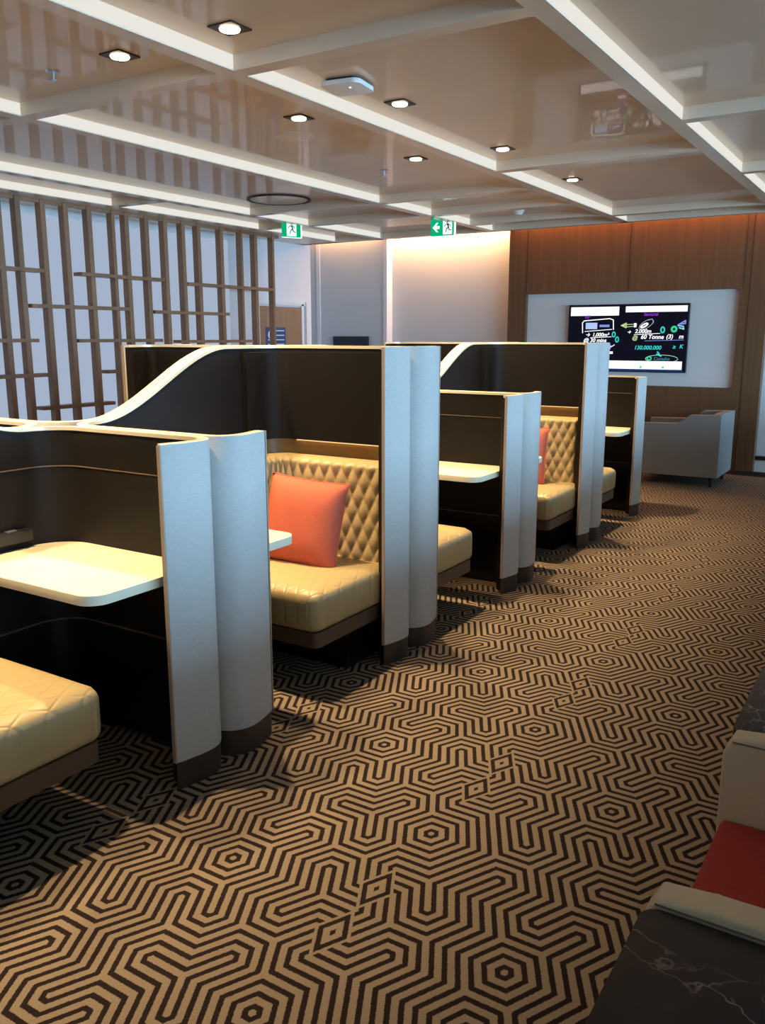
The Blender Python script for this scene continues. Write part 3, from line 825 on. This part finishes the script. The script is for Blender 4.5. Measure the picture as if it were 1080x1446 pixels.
cushion('coral cushion half hidden by the blue-grey panel, in the further booth', (-2.41, 5.715, .650), (radians(-13), radians(-3), radians(-4)))

# ------------------------------------------------------------------ far grey armchair
t = thing('armchair', 'boxy grey upholstered armchair seen from the side below the television', 'armchair', (-2.07, 9.31, 0))
def side_poly(y0, y1):
    pts = [(-.43, .10), (.43, .10), (.43, .735), (.30, .73), (.13, .725), (.05, .66), (.0, .635), (-.43, .625)]
    w = MB(); w.prism(pts, y0, y1, 0, lambda X, Z, k: (X, k, Z)); return w
side_poly(-.40, -.32).build('arm', M['armchair'], t, bevel=.012, smooth=40)
side_poly(.24, .32).build('arm', M['armchair'], t, bevel=.012, smooth=40)
MB().box(.34, -.32, .10, .43, .24, .74).build('backrest', M['armchair'], t, bevel=.012, smooth=40)
MB().box(-.42, -.318, .10, .34, .238, .30).build('seat_base', M['armchair'], t, bevel=.01, smooth=40)
MB().box(-.42, -.315, .30, .335, .235, .44).build('seat_cushion', M['armchair'], t, bevel=.03, seg=3, smooth=50)
for x, y in ((-.36, -.34), (.36, -.34), (-.36, .26), (.36, .26)):
    MB().cyl((x, y), .018, .022, 0, .102, 14).build('leg', M['blackmat'], t)

# ------------------------------------------------------------------ near armchairs and marble tables (right)
def lounge_chair(y, label, mat_seat='red'):
    t = thing('lounge_chair', label, 'armchair', (.11, y, 0), 0)
    def arm(y0, y1):
        pts = [(-.40, .06), (.34, .06), (.34, .64), (.10, .625), (-.30, .618), (-.385, .610), (-.405, .57), (-.405, .2)]
        o = MB().prism(pts, y0, y1, 0, lambda X, Z, k: (X, k, Z)).build('arm', M['beigechair'], t, bevel=.010, seg=3, smooth=45)
        yy = y0 + .0
        bx('welt', M['seam'], -.385, y0 - .002, .600, .3, y0 + .001, .603, o)
    arm(-.36, -.30); arm(.30, .36)
    MB().box(.22, -.30, .06, .36, .30, .80).build('backrest', M['beigechair'], t, bevel=.03, seg=3, smooth=50)
    MB().box(-.38, -.298, .08, .22, .298, .26).build('seat_base', M['beigechair'], t, bevel=.01, smooth=40)
    MB().box(-.395, -.297, .26, .218, .297, .415).build('seat_cushion', M[mat_seat], t, bevel=.025, seg=3, smooth=50)
    for x in (-.33, .28):
        for yy in (-.3, .3): MB().cyl((x, yy), .016, .02, 0, .082, 12).build('leg', M['blackmat'], t)
    return t
lounge_chair(1.625, 'beige armchair with a red seat between the two black marble tables')
lounge_chair(3.06, 'beige armchair added beyond the far marble table, outside the frame, to block daylight')  # this and the next two chairs are unseen, added to occlude low daylight
lounge_chair(4.4, 'beige armchair added at the fifth place along the aisle, outside the frame, to block daylight')
lounge_chair(5.75, 'beige armchair added farthest along the right side, outside the frame, to block daylight')
def side_table(y0, y1, label):
    t = thing('side_table', label, 'table', (.04, (y0 + y1) / 2, 0), 0)
    h = (y1 - y0) / 2
    MB().prism(rrect(-.33, -h, .36, h, .03, 8), .565, .60).build('table_top', M['marble'], t, bevel=.004, smooth=40)
    MB().prism(rrect(-.29, -h + .05, .31, h - .05, .04, 6), .02, .565).build('cabinet', M['marble'], t, bevel=.003, smooth=40)
    MB().prism(rrect(-.27, -h + .07, .29, h - .07, .03, 6), 0, .02).build('plinth', M['blackmat'], t)
side_table(.55, 1.258, 'black veined marble table at the bottom right corner')
side_table(1.99, 2.46, 'black marble table beyond the beige chair at the right edge')

# unseen slab added behind the chairs to keep daylight off the lower fins
o = bx('daylight_blocker', M['plinth'], .52, -2.0, 0, .60, 9.0, .98)
tag(o, 'added low dark slab behind the right-hand chairs, outside the frame, blocking daylight', 'light blocker')
# ------------------------------------------------------------------ world and colour
wd = bpy.data.worlds.new('sky'); scn.world = wd; wd.use_nodes = True
bg = wd.node_tree.nodes['Background']; bg.inputs[0].default_value = (.45, .62, .9, 1); bg.inputs[1].default_value = .6
scn.view_settings.view_transform = 'Standard'; scn.view_settings.look = 'None'
scn.view_settings.gamma = 1; scn.view_settings.exposure = 0; scn.view_settings.use_curve_mapping = False
scn.cycles.max_bounces = 8; scn.cycles.diffuse_bounces = 5; scn.cycles.glossy_bounces = 4
scn.cycles.sample_clamp_indirect = 4
